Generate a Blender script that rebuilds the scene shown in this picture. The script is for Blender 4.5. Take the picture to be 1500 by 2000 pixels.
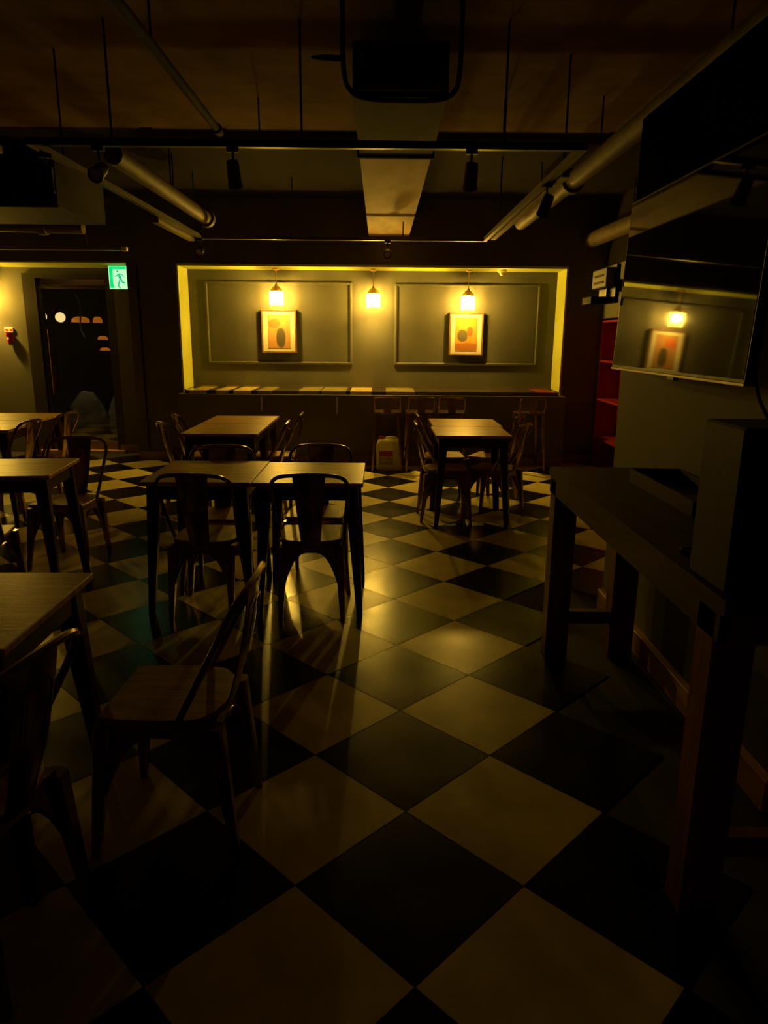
import bpy, math, random
from mathutils import Matrix, Vector
random.seed(7)
for o in list(bpy.data.objects):
    bpy.data.objects.remove(o)
SC = bpy.context.scene
COL = SC.collection

# ------------------------------------------------------------------ camera
cam = bpy.data.cameras.new('camera')
cam.sensor_fit = 'VERTICAL'; cam.sensor_height = 36.0; cam.sensor_width = 36.0
cam.lens = 1386.6132 * 36.0 / 2000.0
cam.clip_start = 0.02; cam.clip_end = 100
camo = bpy.data.objects.new('camera', cam); COL.objects.link(camo)
R0 = (0.99995642, -0.00501608, 0.00787374)
R1 = (0.00644974, -0.23858051, -0.9711013)
R2 = (0.00674965, 0.97110977, -0.23853776)
camo.matrix_world = Matrix(((R0[0], -R1[0], -R2[0], 0.0), (R0[1], -R1[1], -R2[1], 0.0),
                            (R0[2], -R1[2], -R2[2], 1.4787), (0, 0, 0, 1)))
SC.camera = camo
# ------------------------------------------------------------------ world and exposure
w = bpy.data.worlds.new('world'); SC.world = w; w.use_nodes = True
w.node_tree.nodes['Background'].inputs[0].default_value = (0.0, 0.0, 0.0, 1)
w.node_tree.nodes['Background'].inputs[1].default_value = 0.0
SC.view_settings.view_transform = 'Standard'
SC.view_settings.look = 'None'
SC.view_settings.gamma = 1.0
SC.view_settings.use_curve_mapping = False
SC.view_settings.exposure = 0.0
LAMP_POWER = 1780.0   # radiance of the bulbs
LAMP_COLOR = (1.0, 0.595, 0.075)

# ------------------------------------------------------------------ materials
MATS = {}
def mat(name, col, rough=0.5, metal=0.0, vary=0.15, scale=6.0, bump=0.0, bscale=40.0, spec=0.5, stretch=None,
        emit=None, emit_s=0.0, rvary=0.0, col2=None, coat=0.0):
    m = bpy.data.materials.new(name); m.use_nodes = True
    nt = m.node_tree; b = nt.nodes['Principled BSDF']
    tc = nt.nodes.new('ShaderNodeTexCoord')
    mp = nt.nodes.new('ShaderNodeMapping'); nt.links.new(tc.outputs['Object'], mp.inputs[0])
    if stretch: mp.inputs['Scale'].default_value = stretch
    n = nt.nodes.new('ShaderNodeTexNoise'); n.inputs['Scale'].default_value = scale
    n.inputs['Detail'].default_value = 6
    nt.links.new(mp.outputs[0], n.inputs['Vector'])
    r = nt.nodes.new('ShaderNodeValToRGB')
    r.color_ramp.elements[0].position = 0.3; r.color_ramp.elements[1].position = 0.7
    c2 = col2 if col2 else tuple(min(1, c * (1 + vary)) for c in col)
    c1 = col if col2 else tuple(c * (1 - vary) for c in col)
    r.color_ramp.elements[0].color = (*c1, 1); r.color_ramp.elements[1].color = (*c2, 1)
    nt.links.new(n.outputs['Fac'], r.inputs[0]); nt.links.new(r.outputs[0], b.inputs['Base Color'])
    b.inputs['Roughness'].default_value = rough; b.inputs['Metallic'].default_value = metal
    b.inputs['Specular IOR Level'].default_value = spec
    b.inputs['Coat Weight'].default_value = coat
    b.inputs['Coat Roughness'].default_value = 0.15
    if rvary:
        mr = nt.nodes.new('ShaderNodeMapRange')
        mr.inputs[3].default_value = max(0.02, rough - rvary); mr.inputs[4].default_value = rough + rvary
        n3 = nt.nodes.new('ShaderNodeTexNoise'); n3.inputs['Scale'].default_value = scale * 0.7
        nt.links.new(tc.outputs['Object'], n3.inputs['Vector'])
        nt.links.new(n3.outputs['Fac'], mr.inputs[0]); nt.links.new(mr.outputs[0], b.inputs['Roughness'])
    if bump:
        n2 = nt.nodes.new('ShaderNodeTexNoise'); n2.inputs['Scale'].default_value = bscale
        n2.inputs['Detail'].default_value = 3
        nt.links.new(mp.outputs[0], n2.inputs['Vector'])
        bp = nt.nodes.new('ShaderNodeBump'); bp.inputs['Strength'].default_value = bump
        bp.inputs['Distance'].default_value = 0.01
        nt.links.new(n2.outputs['Fac'], bp.inputs['Height']); nt.links.new(bp.outputs[0], b.inputs['Normal'])
    if emit:
        b.inputs['Emission Color'].default_value = (*emit, 1); b.inputs['Emission Strength'].default_value = emit_s
    MATS[name] = m
    return m

mat('tile_light', (0.82, 0.69, 0.26), 0.30, vary=0.12, scale=7, bump=0.05, bscale=9, rvary=0.08)
mat('tile_dark', (0.008, 0.0075, 0.0065), 0.24, spec=0.35, vary=0.25, scale=7, bump=0.05, bscale=9, rvary=0.08)
mat('screed', (0.05, 0.045, 0.035), 0.8)
mat('olive_paint', (0.084, 0.079, 0.062), 0.62, vary=0.10, scale=3, bump=0.05, bscale=60)
mat('reveal_paint', (0.62, 0.66, 0.13), 0.6, vary=0.06, scale=3)
mat('dark_paint', (0.105, 0.090, 0.060), 0.55, vary=0.15, scale=3, bump=0.04, bscale=50)
mat('flat_black', (0.005, 0.004, 0.003), 1.0, spec=0.0)
mat('side_paint', (0.16, 0.15, 0.10), 0.7, vary=0.10, scale=2)
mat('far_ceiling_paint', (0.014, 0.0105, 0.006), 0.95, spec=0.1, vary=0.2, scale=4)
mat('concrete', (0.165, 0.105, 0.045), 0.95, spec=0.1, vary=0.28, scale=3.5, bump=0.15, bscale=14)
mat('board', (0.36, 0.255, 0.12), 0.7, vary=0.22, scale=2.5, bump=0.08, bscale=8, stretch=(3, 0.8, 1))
mat('duct_dark', (0.03, 0.027, 0.022), 0.8, spec=0.1)
mat('pipe', (0.12, 0.088, 0.05), 0.6, spec=0.3, vary=0.25, scale=8)
mat('black_metal', (0.016, 0.014, 0.013), 0.4, metal=0.5)
mat('rail_metal', (0.22, 0.18, 0.14), 0.4, metal=0.6)
mat('track_metal', (0.09, 0.075, 0.055), 0.45, metal=0.4)
mat('white_fixture', (0.24, 0.19, 0.13), 0.4, vary=0.05)
mat('chair_metal', (0.29, 0.175, 0.10), 0.21, metal=0.85, vary=0.35, scale=9, rvary=0.08)
mat('table_metal', (0.060, 0.036, 0.026), 0.35, metal=0.75, vary=0.3, scale=9)
mat('seat_wood', (0.19, 0.065, 0.022), 0.38, spec=0.3, scale=5, stretch=(6, 0.9, 6), col2=(0.46, 0.20, 0.065), bump=0.05, bscale=16)
mat('top_wood', (0.42, 0.20, 0.055), 0.36, spec=0.28, scale=5, stretch=(0.8, 7, 7), col2=(0.82, 0.46, 0.13), bump=0.06, bscale=18)
mat('counter_wood', (0.035, 0.017, 0.008), 0.55, spec=0.25, scale=4, stretch=(7, 0.8, 7), col2=(0.085, 0.042, 0.018), bump=0.05, bscale=14)
mat('post_wood', (0.13, 0.042, 0.017), 0.55, scale=4, stretch=(8, 8, 0.7), col2=(0.32, 0.115, 0.045), bump=0.05, bscale=14)
mat('base_wood', (0.72, 0.39, 0.11), 0.5, scale=4, stretch=(6, 0.7, 6), col2=(0.84, 0.50, 0.16))
mat('base_wood_dark', (0.20, 0.115, 0.05), 0.5, scale=4, stretch=(0.7, 6, 6), col2=(0.26, 0.15, 0.065))
mat('ledge_gloss', (0.07, 0.05, 0.03), 0.07, vary=0.2, scale=4, stretch=(0.6, 5, 5), coat=0.8, spec=0.8)
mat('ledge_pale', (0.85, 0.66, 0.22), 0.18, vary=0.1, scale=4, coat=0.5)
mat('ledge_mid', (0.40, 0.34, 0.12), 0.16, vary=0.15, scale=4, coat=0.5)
mat('ledge_red', (0.20, 0.03, 0.012), 0.4)
mat('red_lacquer', (0.34, 0.022, 0.010), 0.5, vary=0.12, scale=4)
mat('brass', (0.80, 0.52, 0.16), 0.28, metal=1.0, vary=0.1)
mat('frame_wood', (0.16, 0.09, 0.035), 0.45, vary=0.2, scale=10)
mat('mat_board', (0.50, 0.47, 0.40), 0.7, vary=0.03)
mat('jug_plastic', (0.90, 0.82, 0.50), 0.4, vary=0.05)
mat('jug_red', (0.42, 0.035, 0.02), 0.4)
mat('label_paper', (0.42, 0.34, 0.24), 0.6, vary=0.3, scale=30)
mat('white_plastic', (0.88, 0.80, 0.60), 0.45, vary=0.04)
mat('slot_dark', (0.05, 0.03, 0.02), 0.6)
mat('torch_red', (0.55, 0.03, 0.015), 0.35)
mat('screen_gloss', (0.004, 0.004, 0.004), 0.035, spec=0.9, vary=0.0)
mat('tv_case', (0.012, 0.012, 0.012), 0.4)
mat('tv_lip', (0.55, 0.50, 0.42), 0.25, metal=0.9)
mat('speaker_vinyl', (0.020, 0.017, 0.014), 0.6, vary=0.3, scale=60, bump=0.1, bscale=220)
mat('speaker_grille', (0.010, 0.010, 0.010), 0.75)
mat('rubber', (0.010, 0.010, 0.010), 0.6)
mat('door_frame', (0.035, 0.028, 0.020), 0.45)
mat('lens_glass', (0.55, 0.47, 0.45), 0.2, vary=0.05)
mat('sheeting', (0.72, 0.76, 0.62), 0.4, vary=0.25, scale=5, bump=0.3, bscale=12)
mat('corridor_paint', (0.11, 0.09, 0.06), 0.7)
mat('corridor_floor', (0.25, 0.19, 0.11), 0.5, vary=0.2)
mat('copper_band', (0.42, 0.22, 0.09), 0.25, metal=0.8)
mat('globe', (0.9, 0.8, 0.6), 0.4, emit=(1.0, 0.74, 0.32), emit_s=2.0)
mat('shade_orange', (0.6, 0.2, 0.04), 0.5, emit=(1.0, 0.28, 0.02), emit_s=0.5)
mat('bulb', (1, 0.95, 0.8), 0.3, vary=0, emit=LAMP_COLOR, emit_s=LAMP_POWER)
mat('added_room_light', (0.9, 0.85, 0.7), 0.4, vary=0, emit=(1.0, 0.78, 0.42), emit_s=26.0)  # glow of the unseen lamp added behind the glass door
mat('exit_green', (0.0, 0.3, 0.17), 0.4, vary=0, emit=(0.005, 0.72, 0.19), emit_s=1.05)
mat('exit_white', (0.8, 0.9, 0.85), 0.4, vary=0, emit=(0.42, 1.0, 0.44), emit_s=1.25)
mat('exit_man', (0.0, 0.3, 0.18), 0.4, vary=0, emit=(0.05, 0.52, 0.28), emit_s=0.9)

def glassy(name, tint, fac, rough):
    m = bpy.data.materials.new(name); m.use_nodes = True; nt = m.node_tree
    nt.nodes.remove(nt.nodes['Principled BSDF'])
    out = nt.nodes['Material Output']
    t = nt.nodes.new('ShaderNodeBsdfTransparent'); t.inputs[0].default_value = (*tint, 1)
    g = nt.nodes.new('ShaderNodeBsdfGlossy'); g.inputs['Roughness'].default_value = rough
    n = nt.nodes.new('ShaderNodeTexNoise'); n.inputs['Scale'].default_value = 4
    mr = nt.nodes.new('ShaderNodeMapRange'); mr.inputs[3].default_value = fac * 0.8; mr.inputs[4].default_value = fac * 1.2
    mx = nt.nodes.new('ShaderNodeMixShader')
    nt.links.new(n.outputs['Fac'], mr.inputs[0]); nt.links.new(mr.outputs[0], mx.inputs[0])
    nt.links.new(t.outputs[0], mx.inputs[1]); nt.links.new(g.outputs[0], mx.inputs[2])
    nt.links.new(mx.outputs[0], out.inputs['Surface'])
    MATS[name] = m
glassy('door_glass', (0.75, 0.75, 0.70), 0.10, 0.03)
glassy('crystal', (0.80, 0.77, 0.66), 0.12, 0.10)
_nt = MATS['crystal'].node_tree
_mx = [n for n in _nt.nodes if n.type == 'MIX_SHADER'][0]
_tr = _nt.nodes.new('ShaderNodeBsdfTranslucent'); _tr.inputs[0].default_value = (0.95, 0.93, 0.85, 1)
_m2 = _nt.nodes.new('ShaderNodeMixShader'); _m2.inputs[0].default_value = 0.45
_nt.links.new(_mx.outputs[0], _m2.inputs[1]); _nt.links.new(_tr.outputs[0], _m2.inputs[2])
_nt.links.new(_m2.outputs[0], _nt.nodes['Material Output'].inputs['Surface'])
glassy('picture_glass', (0.97, 0.97, 0.95), 0.02, 0.05)

_nt = MATS['jug_plastic'].node_tree
_tr = _nt.nodes.new('ShaderNodeBsdfTranslucent'); _tr.inputs[0].default_value = (0.95, 0.88, 0.55, 1)
_m2 = _nt.nodes.new('ShaderNodeMixShader'); _m2.inputs[0].default_value = 0.5
_nt.links.new(_nt.nodes['Principled BSDF'].outputs[0], _m2.inputs[1]); _nt.links.new(_tr.outputs[0], _m2.inputs[2])
_nt.links.new(_m2.outputs[0], _nt.nodes['Material Output'].inputs['Surface'])

def print_mat(name, field, patches):
    """flat abstract print: a mottled field with soft-edged patches (x, z, rx, rz, colour) in object space"""
    m = bpy.data.materials.new(name); m.use_nodes = True; nt = m.node_tree
    b = nt.nodes['Principled BSDF']; b.inputs['Roughness'].default_value = 0.6
    tc = nt.nodes.new('ShaderNodeTexCoord')
    n = nt.nodes.new('ShaderNodeTexNoise'); n.inputs['Scale'].default_value = 9
    nt.links.new(tc.outputs['Object'], n.inputs['Vector'])
    r = nt.nodes.new('ShaderNodeValToRGB')
    r.color_ramp.elements[0].color = (*[c * 0.85 for c in field], 1); r.color_ramp.elements[1].color = (*[min(1, c * 1.15) for c in field], 1)
    nt.links.new(n.outputs['Fac'], r.inputs[0])
    last = r.outputs[0]
    for (px, pz, rx, rz, c) in patches:
        mp = nt.nodes.new('ShaderNodeMapping')
        mp.inputs['Location'].default_value = (-px / rx, 0, -pz / rz)
        mp.inputs['Scale'].default_value = (1 / rx, 0.0, 1 / rz)
        nt.links.new(tc.outputs['Object'], mp.inputs[0])
        ln = nt.nodes.new('ShaderNodeVectorMath'); ln.operation = 'LENGTH'
        nt.links.new(mp.outputs[0], ln.inputs[0])
        ad = nt.nodes.new('ShaderNodeMath'); ad.operation = 'MULTIPLY_ADD'
        ad.inputs[1].default_value = 0.5; nt.links.new(n.outputs['Fac'], ad.inputs[0]); nt.links.new(ln.outputs['Value'], ad.inputs[2])
        mr = nt.nodes.new('ShaderNodeMapRange'); mr.inputs[1].default_value = 1.15; mr.inputs[2].default_value = 1.35
        mr.inputs[3].default_value = 1; mr.inputs[4].default_value = 0
        nt.links.new(ad.outputs[0], mr.inputs[0])
        mx = nt.nodes.new('ShaderNodeMix'); mx.data_type = 'RGBA'
        mx.inputs[7].default_value = (*c, 1)
        nt.links.new(mr.outputs[0], mx.inputs[0]); nt.links.new(last, mx.inputs[6])
        last = mx.outputs[2]
    nt.links.new(last, b.inputs['Base Color'])
    MATS[name] = m
print_mat('print_tan', (0.34, 0.17, 0.06), [(-0.055, 0.10, 0.075, 0.055, (0.38, 0.09, 0.02)), (0.02, -0.075, 0.06, 0.12, (0.055, 0.045, 0.02))])
print_mat('print_orange', (0.42, 0.17, 0.02), [(-0.045, -0.02, 0.065, 0.075, (0.065, 0.05, 0.02)), (0.045, 0.035, 0.035, 0.06, (0.38, 0.055, 0.015)), (0.0, -0.15, 0.2, 0.05, (0.26, 0.09, 0.015))])

# ------------------------------------------------------------------ mesh helpers
class MB:
    def __init__(s): s.v = []; s.f = []; s.m = []; s.mi = 0
    def add(s, vs, fs):
        k = len(s.v); s.v += [tuple(q) for q in vs]
        for f in fs: s.f.append([k + i for i in f]); s.m.append(s.mi)
        return s
    def box(s, x0, x1, y0, y1, z0, z1, b=0.0):
        if b <= 0:
            vs = [(x, y, z) for z in (z0, z1) for y in (y0, y1) for x in (x0, x1)]
            return s.add(vs, [(0, 2, 3, 1), (4, 5, 7, 6), (0, 1, 5, 4), (2, 6, 7, 3), (0, 4, 6, 2), (1, 3, 7, 5)])
        rings = []
        for z, i in ((z0, b), (z0 + b, 0), (z1 - b, 0), (z1, b)):
            rings.append([(x0 + b, y0 + i, z), (x1 - b, y0 + i, z), (x1 - i, y0 + b, z), (x1 - i, y1 - b, z),
                          (x1 - b, y1 - i, z), (x0 + b, y1 - i, z), (x0 + i, y1 - b, z), (x0 + i, y0 + b, z)])
        return s.loft(rings)
    def loft(s, rings, caps=True, closed=True):
        n = len(rings[0]); vs = [q for r in rings for q in r]; fs = []
        for a in range(len(rings) - 1):
            for i in range(n if closed else n - 1):
                j = (i + 1) % n
                fs.append((a * n + i, a * n + j, (a + 1) * n + j, (a + 1) * n + i))
        if caps:
            fs.append(tuple(reversed(range(n)))); fs.append(tuple((len(rings) - 1) * n + i for i in range(n)))
        return s.add(vs, fs)
    def tube(s, pts, r, n=8, rr=None):
        pts = [Vector(p) for p in pts]; rings = []; up = None
        for i, p in enumerate(pts):
            t = (pts[min(i + 1, len(pts) - 1)] - pts[max(i - 1, 0)]).normalized()
            if up is None:
                up = Vector((0, 0, 1)) if abs(t.z) < 0.9 else Vector((1, 0, 0))
            u = (up - t * up.dot(t)).normalized(); up = u; v = t.cross(u)
            q = rr[i] if rr else r
            rings.append([p + (u * math.cos(2 * math.pi * k / n) + v * math.sin(2 * math.pi * k / n)) * q for k in range(n)])
        return s.loft(rings)
    def lathe(s, prof, c=(0, 0, 0), n=20, axis='z'):
        rings = []
        for (r, h) in prof:
            ring = []
            for k in range(n):
                a = 2 * math.pi * k / n; x, y = r * math.cos(a), r * math.sin(a)
                q = (x, y, h) if axis == 'z' else ((x, h, y) if axis == 'y' else (h, x, y))
                ring.append((c[0] + q[0], c[1] + q[1], c[2] + q[2]))
            rings.append(ring)
        return s.loft(rings)
    def taper(s, p0, p1, a0, b0, a1, b1):
        """rectangular post with chamfered corners from p0 (top) to p1 (foot)"""
        def ring(p, a, b):
            c = min(a, b) * 0.3
            return [(p[0] + x, p[1] + y, p[2]) for x, y in ((-a + c, -b), (a - c, -b), (a, -b + c), (a, b - c), (a - c, b), (-a + c, b), (-a, b - c), (-a, -b + c))]
        return s.loft([ring(p1, a1, b1), ring(p0, a0, b0)])
    def build(s, name, m, parent=None, smooth=False, loc=None):
        me = bpy.data.meshes.new(name)
        me.from_pydata(s.v, [], s.f)
        ms = m if isinstance(m, (list, tuple)) else [m]
        for q in ms: me.materials.append(MATS[q])
        if len(ms) > 1: me.polygons.foreach_set('material_index', s.m)
        me.update()
        bm_fix(me)
        if smooth:
            me.polygons.foreach_set('use_smooth', [True] * len(me.polygons))
            try: me.set_sharp_from_angle(angle=math.radians(40))
            except Exception: pass
        o = bpy.data.objects.new(name, me); COL.objects.link(o)
        if parent: o.parent = parent
        if loc: o.location = loc
        return o
import bmesh
def bm_fix(me):
    bm = bmesh.new(); bm.from_mesh(me); bmesh.ops.recalc_face_normals(bm, faces=bm.faces); bm.to_mesh(me); bm.free()
def tag(o, label=None, cat=None, group=None, kind=None):
    if label: o['label'] = label
    if cat: o['category'] = cat
    if group: o['group'] = group
    if kind: o['kind'] = kind
    return o
def thing(name, label, cat, loc=(0, 0, 0), rz=0.0, group=None):
    o = bpy.data.objects.new(name, None); COL.objects.link(o)
    o.empty_display_size = 0.1
    o.location = loc; o.rotation_euler = (0, 0, math.radians(rz))
    return tag(o, label, cat, group)
def copy_tree(o, parent=None):
    c = o.copy(); COL.objects.link(c); c.parent = parent
    for ch in list(o.children): copy_tree(ch, c)
    return c
def struct(o, label, cat): return tag(o, label, cat, kind='structure')
def bez(pts, n=6):
    """Catmull-Rom through pts"""
    P = [Vector(p) for p in pts]; P = [P[0] * 2 - P[1]] + P + [P[-1] * 2 - P[-2]]; out = []
    for i in range(1, len(P) - 2):
        a, b, c, d = P[i - 1:i + 3]
        for k in range(n):
            t = k / n
            out.append(0.5 * ((2 * b) + (c - a) * t + (2 * a - 5 * b + 4 * c - d) * t * t + (3 * b - a - 3 * c + d) * t ** 3))
    out.append(P[-2]); return out

# ================================================================== THE SETTING
H = 3.0           # ceiling slab
XL, XR = -5.8, 2.6
YN, YF = -2.6, 8.62
PX = 1.27         # face of the near right wall
PE = 3.80         # its far end
YD = 9.22         # door wall

floor = MB().box(XL, XR + 0.3, YN, YD + 0.1, -0.12, -0.004).build('floor', 'screed')
struct(floor, 'black and cream checkerboard tile floor laid diagonally', 'floor')
# tiles, 45 cm on the diagonal
HD = 0.318; G = 0.0012
TO = (0.0909, 1.9857)
def tile_shape(m):
    q = HD - G; r = q - 0.0015
    return MB().loft([[(0, -q, -0.004), (q, 0, -0.004), (0, q, -0.004), (-q, 0, -0.004)],
                      [(0, -q, -0.0008), (q, 0, -0.0008), (0, q, -0.0008), (-q, 0, -0.0008)],
                      [(0, -r, 0), (r, 0, 0), (0, r, 0), (-r, 0, 0)]])
tl = tile_shape(0).build('floor_tile', 'tile_light', floor); td = tile_shape(0).build('floor_tile', 'tile_dark', floor)
cand = []
for i in range(-22, 12):
    for j in range(-16, 26):
        if (i + j) % 2 == 0: continue
        x, y = TO[0] + i * HD, TO[1] + j * HD
        if x < XL + 0.3 or x > XR - 0.1 or y < YN + 0.3 or y > YD - 0.25: continue
        if x > PX - 0.28 and y < PE + 0.1: continue
        if y > 8.36 + 0.1 and x > -2.6: continue
        vis = y > 1.2 and abs(x) < 0.62 * y + 0.35
        cand.append((not vis, y, x, j % 2 != 0))
cand.sort()
first = {True: True, False: True}; rest = MB()
for k, (nv, y, x, dark) in enumerate(cand):
    if k < 290 and not nv:
        src = td if dark else tl
        if first[dark]: o = src; first[dark] = False
        else: o = src.copy(); COL.objects.link(o)
        o.location = (x, y, 0)
    else:
        q = HD - G
        rest.mi = 1 if dark else 0
        rest.add([(x, y - q, -0.002), (x + q, y, -0.002), (x, y + q, -0.002), (x - q, y, -0.002),
                  (x, y - q, 0), (x + q, y, 0), (x, y + q, 0), (x - q, y, 0)],
                 [(4, 5, 6, 7), (0, 1, 5, 4), (1, 2, 6, 5), (2, 3, 7, 6), (3, 0, 4, 7)])
ro = rest.build('floor_tile_field', ['tile_light', 'tile_dark'], floor); ro['kind'] = 'stuff'

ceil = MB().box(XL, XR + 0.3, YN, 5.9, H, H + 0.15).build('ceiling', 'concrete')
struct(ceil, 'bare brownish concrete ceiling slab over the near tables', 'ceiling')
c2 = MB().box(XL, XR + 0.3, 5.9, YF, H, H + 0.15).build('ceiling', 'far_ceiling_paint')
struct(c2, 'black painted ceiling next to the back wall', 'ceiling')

# back wall: lintel, piers, recess
wb = MB().box(XL, XR + 0.3, YF, YF + 0.75, 2.29, H + 0.15).box(-2.93, -2.36, YF, YF + 0.75, 0, 2.29).box(2.17, XR + 0.3, YF, YF + 0.75, 0, 2.29).build('wall_back', 'dark_paint')
struct(wb, 'dark back wall with two piers and a beam above the lit recess', 'wall')
MB().box(-2.815, -2.80, YF - 0.012, YF, 0.12, 2.28).build('joint_strip', 'black_metal', wb)
nb = MB().box(-2.36, 2.17, 9.05, 9.3, 0.8, 2.29).build('wall_recess', 'olive_paint')
struct(nb, 'olive panelled wall inside the lit recess behind the lamps', 'wall')
rv = MB().box(-2.36, 2.17, YF - 0.004, 9.05, 2.265, 2.29).box(-2.36, -2.34, YF - 0.004, 9.05, 0.86, 2.265).box(2.15, 2.17, YF - 0.004, 9.05, 0.86, 2.265).build('trim_1', 'reveal_paint')
struct(rv, 'yellow-green painted lining around the lit recess', 'trim')
rv2 = MB().box(XL, -2.93, YF - 0.004, YD, 2.285, 2.30).build('trim_2', 'reveal_paint')
struct(rv2, 'yellow-green painted soffit above the glass door', 'trim')
bw = MB().box(-2.36, 2.17, 8.36, 9.05, 0, 0.822).build('wall_counter_base', 'dark_paint')
struct(bw, 'dark low wall under the glossy ledge', 'wall')
b3 = MB().box(-2.36, 2.17, 8.345, 8.36, 0, 0.11).build('baseboard_back', 'base_wood_dark')
struct(b3, 'dark wooden baseboard under the glossy ledge', 'baseboard')
b4 = MB().box(-2.93, -2.36, 8.605, YF, 0, 0.11).build('baseboard_pier', 'base_wood_dark')
struct(b4, 'brown wooden baseboard at the foot of the left pier', 'baseboard')
b5 = MB().box(2.17, XR, 8.605, YF, 0, 0.10).build('baseboard_right', 'base_wood_dark')
struct(b5, 'brown wooden baseboard beside the red shelf unit', 'baseboard')

# mouldings inside the recess, two rectangular frames
def moulding(name, x0, x1, z0, z1, label):
    t = thing(name, label, 'wall moulding', ((x0 + x1) / 2, 9.05, z0), group='panel mouldings in the recess')
    a = (x1 - x0) / 2; h = z1 - z0; wd = 0.034
    def bar(pts, d0, d1):
        pass
    prof = [(0.0, 0.0), (0.0, 0.014), (0.008, 0.024), (0.022, 0.026), (0.028, 0.014), (wd, 0.010), (wd, 0.0)]
    C = [(-a, 0), (a, 0), (a, h), (-a, h)]
    for k in range(4):
        (xa, za), (xb, zb) = C[k], C[(k + 1) % 4]
        ra, rb = [], []
        for (u, d) in prof:
            ra.append((xa - math.copysign(u, xa), -d, za + (u if za == 0 else -u)))
            rb.append((xb - math.copysign(u, xb), -d, zb + (u if zb == 0 else -u)))
        MB().loft([ra, rb], caps=False).build('moulding_strip', 'olive_paint', t)
moulding('panel_moulding', -2.14, -0.345, 1.145, 2.130, 'olive rectangular wall moulding around the tan-toned print')
moulding('panel_moulding', 0.172, 1.955, 1.145, 2.118, 'olive rectangular wall moulding around the bright orange print')

# ledge
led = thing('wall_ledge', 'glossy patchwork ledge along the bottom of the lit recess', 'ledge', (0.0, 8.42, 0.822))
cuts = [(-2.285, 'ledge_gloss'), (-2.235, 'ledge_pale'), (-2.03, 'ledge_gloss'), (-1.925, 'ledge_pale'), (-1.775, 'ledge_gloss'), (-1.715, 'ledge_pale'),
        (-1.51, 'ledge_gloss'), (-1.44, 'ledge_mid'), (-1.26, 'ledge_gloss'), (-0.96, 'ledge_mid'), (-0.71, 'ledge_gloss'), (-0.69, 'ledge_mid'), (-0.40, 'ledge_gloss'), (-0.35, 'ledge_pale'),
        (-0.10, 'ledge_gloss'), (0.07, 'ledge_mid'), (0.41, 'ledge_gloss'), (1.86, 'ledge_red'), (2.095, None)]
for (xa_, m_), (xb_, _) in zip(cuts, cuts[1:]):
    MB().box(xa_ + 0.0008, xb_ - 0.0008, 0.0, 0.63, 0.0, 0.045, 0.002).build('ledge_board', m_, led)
MB().box(-2.33, 2.14, 0.612, 0.63, 0.045, 0.060).build('back_lip', 'rail_metal', led)

# door wall
wd = MB().box(XL, -4.42, YD, YD + 0.15, 0, 2.285).box(-3.30, -2.93, YD, YD + 0.15, 0, 2.285).box(-4.42, -3.30, YD, YD + 0.15, 2.215, 2.285).build('wall_door', 'side_paint')
struct(wd, 'olive painted wall around the glass door', 'wall')
wp = MB().box(-3.30, -2.93, YD - 0.03, YD, 0.10, 2.285).build('trim_3', 'dark_paint')
struct(wp, 'dark panel between the glass door and the pier', 'trim')
bd = MB().box(-3.36, -2.93, YD - 0.045, YD - 0.0, 0, 0.10).build('baseboard_door', 'base_wood_dark')
struct(bd, 'brown baseboard right of the glass door', 'baseboard')
dr = bpy.data.objects.new('door_1', None); COL.objects.link(dr); dr.location = (-3.86, YD, 0)
struct(dr, 'dark framed glass door at the back left', 'door')
def dbox(name, m, *a): return MB().box(*a).build(name, m, dr)
dbox('door_jamb', 'door_frame', -0.56, -0.40, -0.03, 0.14, 0, 2.215)
dbox('door_jamb', 'door_frame', 0.46, 0.56, -0.03, 0.14, 0, 2.215)
dbox('door_head', 'door_frame', -0.40, 0.46, -0.03, 0.14, 2.16, 2.215)
dbox('transom_bar', 'door_frame', -0.40, 0.46, -0.01, 0.08, 2.035, 2.06)
dbox('transom_pane', 'door_glass', -0.40, 0.46, 0.03, 0.036, 2.06, 2.16)
dbox('door_stile', 'door_frame', -0.40, -0.345, 0.0, 0.05, 0.03, 2.035)
dbox('door_rail', 'base_wood_dark', -0.345, 0.46, 0.0, 0.05, 0.03, 0.13)
dbox('door_glass', 'door_glass', -0.345, 0.46, 0.02, 0.028, 0.13, 2.035)
MB().tube([(-0.29, -0.05, 0.75), (-0.29, -0.05, 1.55)], 0.012, 8).tube([(-0.29, -0.05, 0.85), (-0.29, 0.0, 0.85)], 0.008, 6).tube([(-0.29, -0.05, 1.45), (-0.29, 0.0, 1.45)], 0.008, 6).build('pull_handle', 'copper_band', dr, True)
th = MB().box(-4.42, -3.30, YD - 0.10, YD + 0.5, 0.0, 0.03).build('trim_4', 'base_wood')
struct(th, 'light wooden threshold of the glass door', 'trim')

# corridor behind the door
cw = MB().box(-7.5, -2.2, 12.6, 12.8, 0, 2.6).box(-2.4, -2.2, YD + 0.75, 12.6, 0, 2.6).box(-7.5, -7.3, YD + 0.75, 12.6, 0, 2.6).build('wall_corridor', 'corridor_paint')
struct(cw, 'dim wall of the room seen through the glass door', 'wall')
cf = MB().box(-7.5, -2.2, YD + 0.1, 12.8, -0.1, 0.0).build('floor_corridor', 'corridor_floor')
struct(cf, 'brown floor of the room seen through the glass door', 'floor')
cc = MB().box(-7.5, -2.2, YD + 0.1, 12.8, 2.6, 2.7).build('ceiling_corridor', 'corridor_paint')
struct(cc, 'dim ceiling of the room seen through the glass door', 'ceiling')

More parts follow.
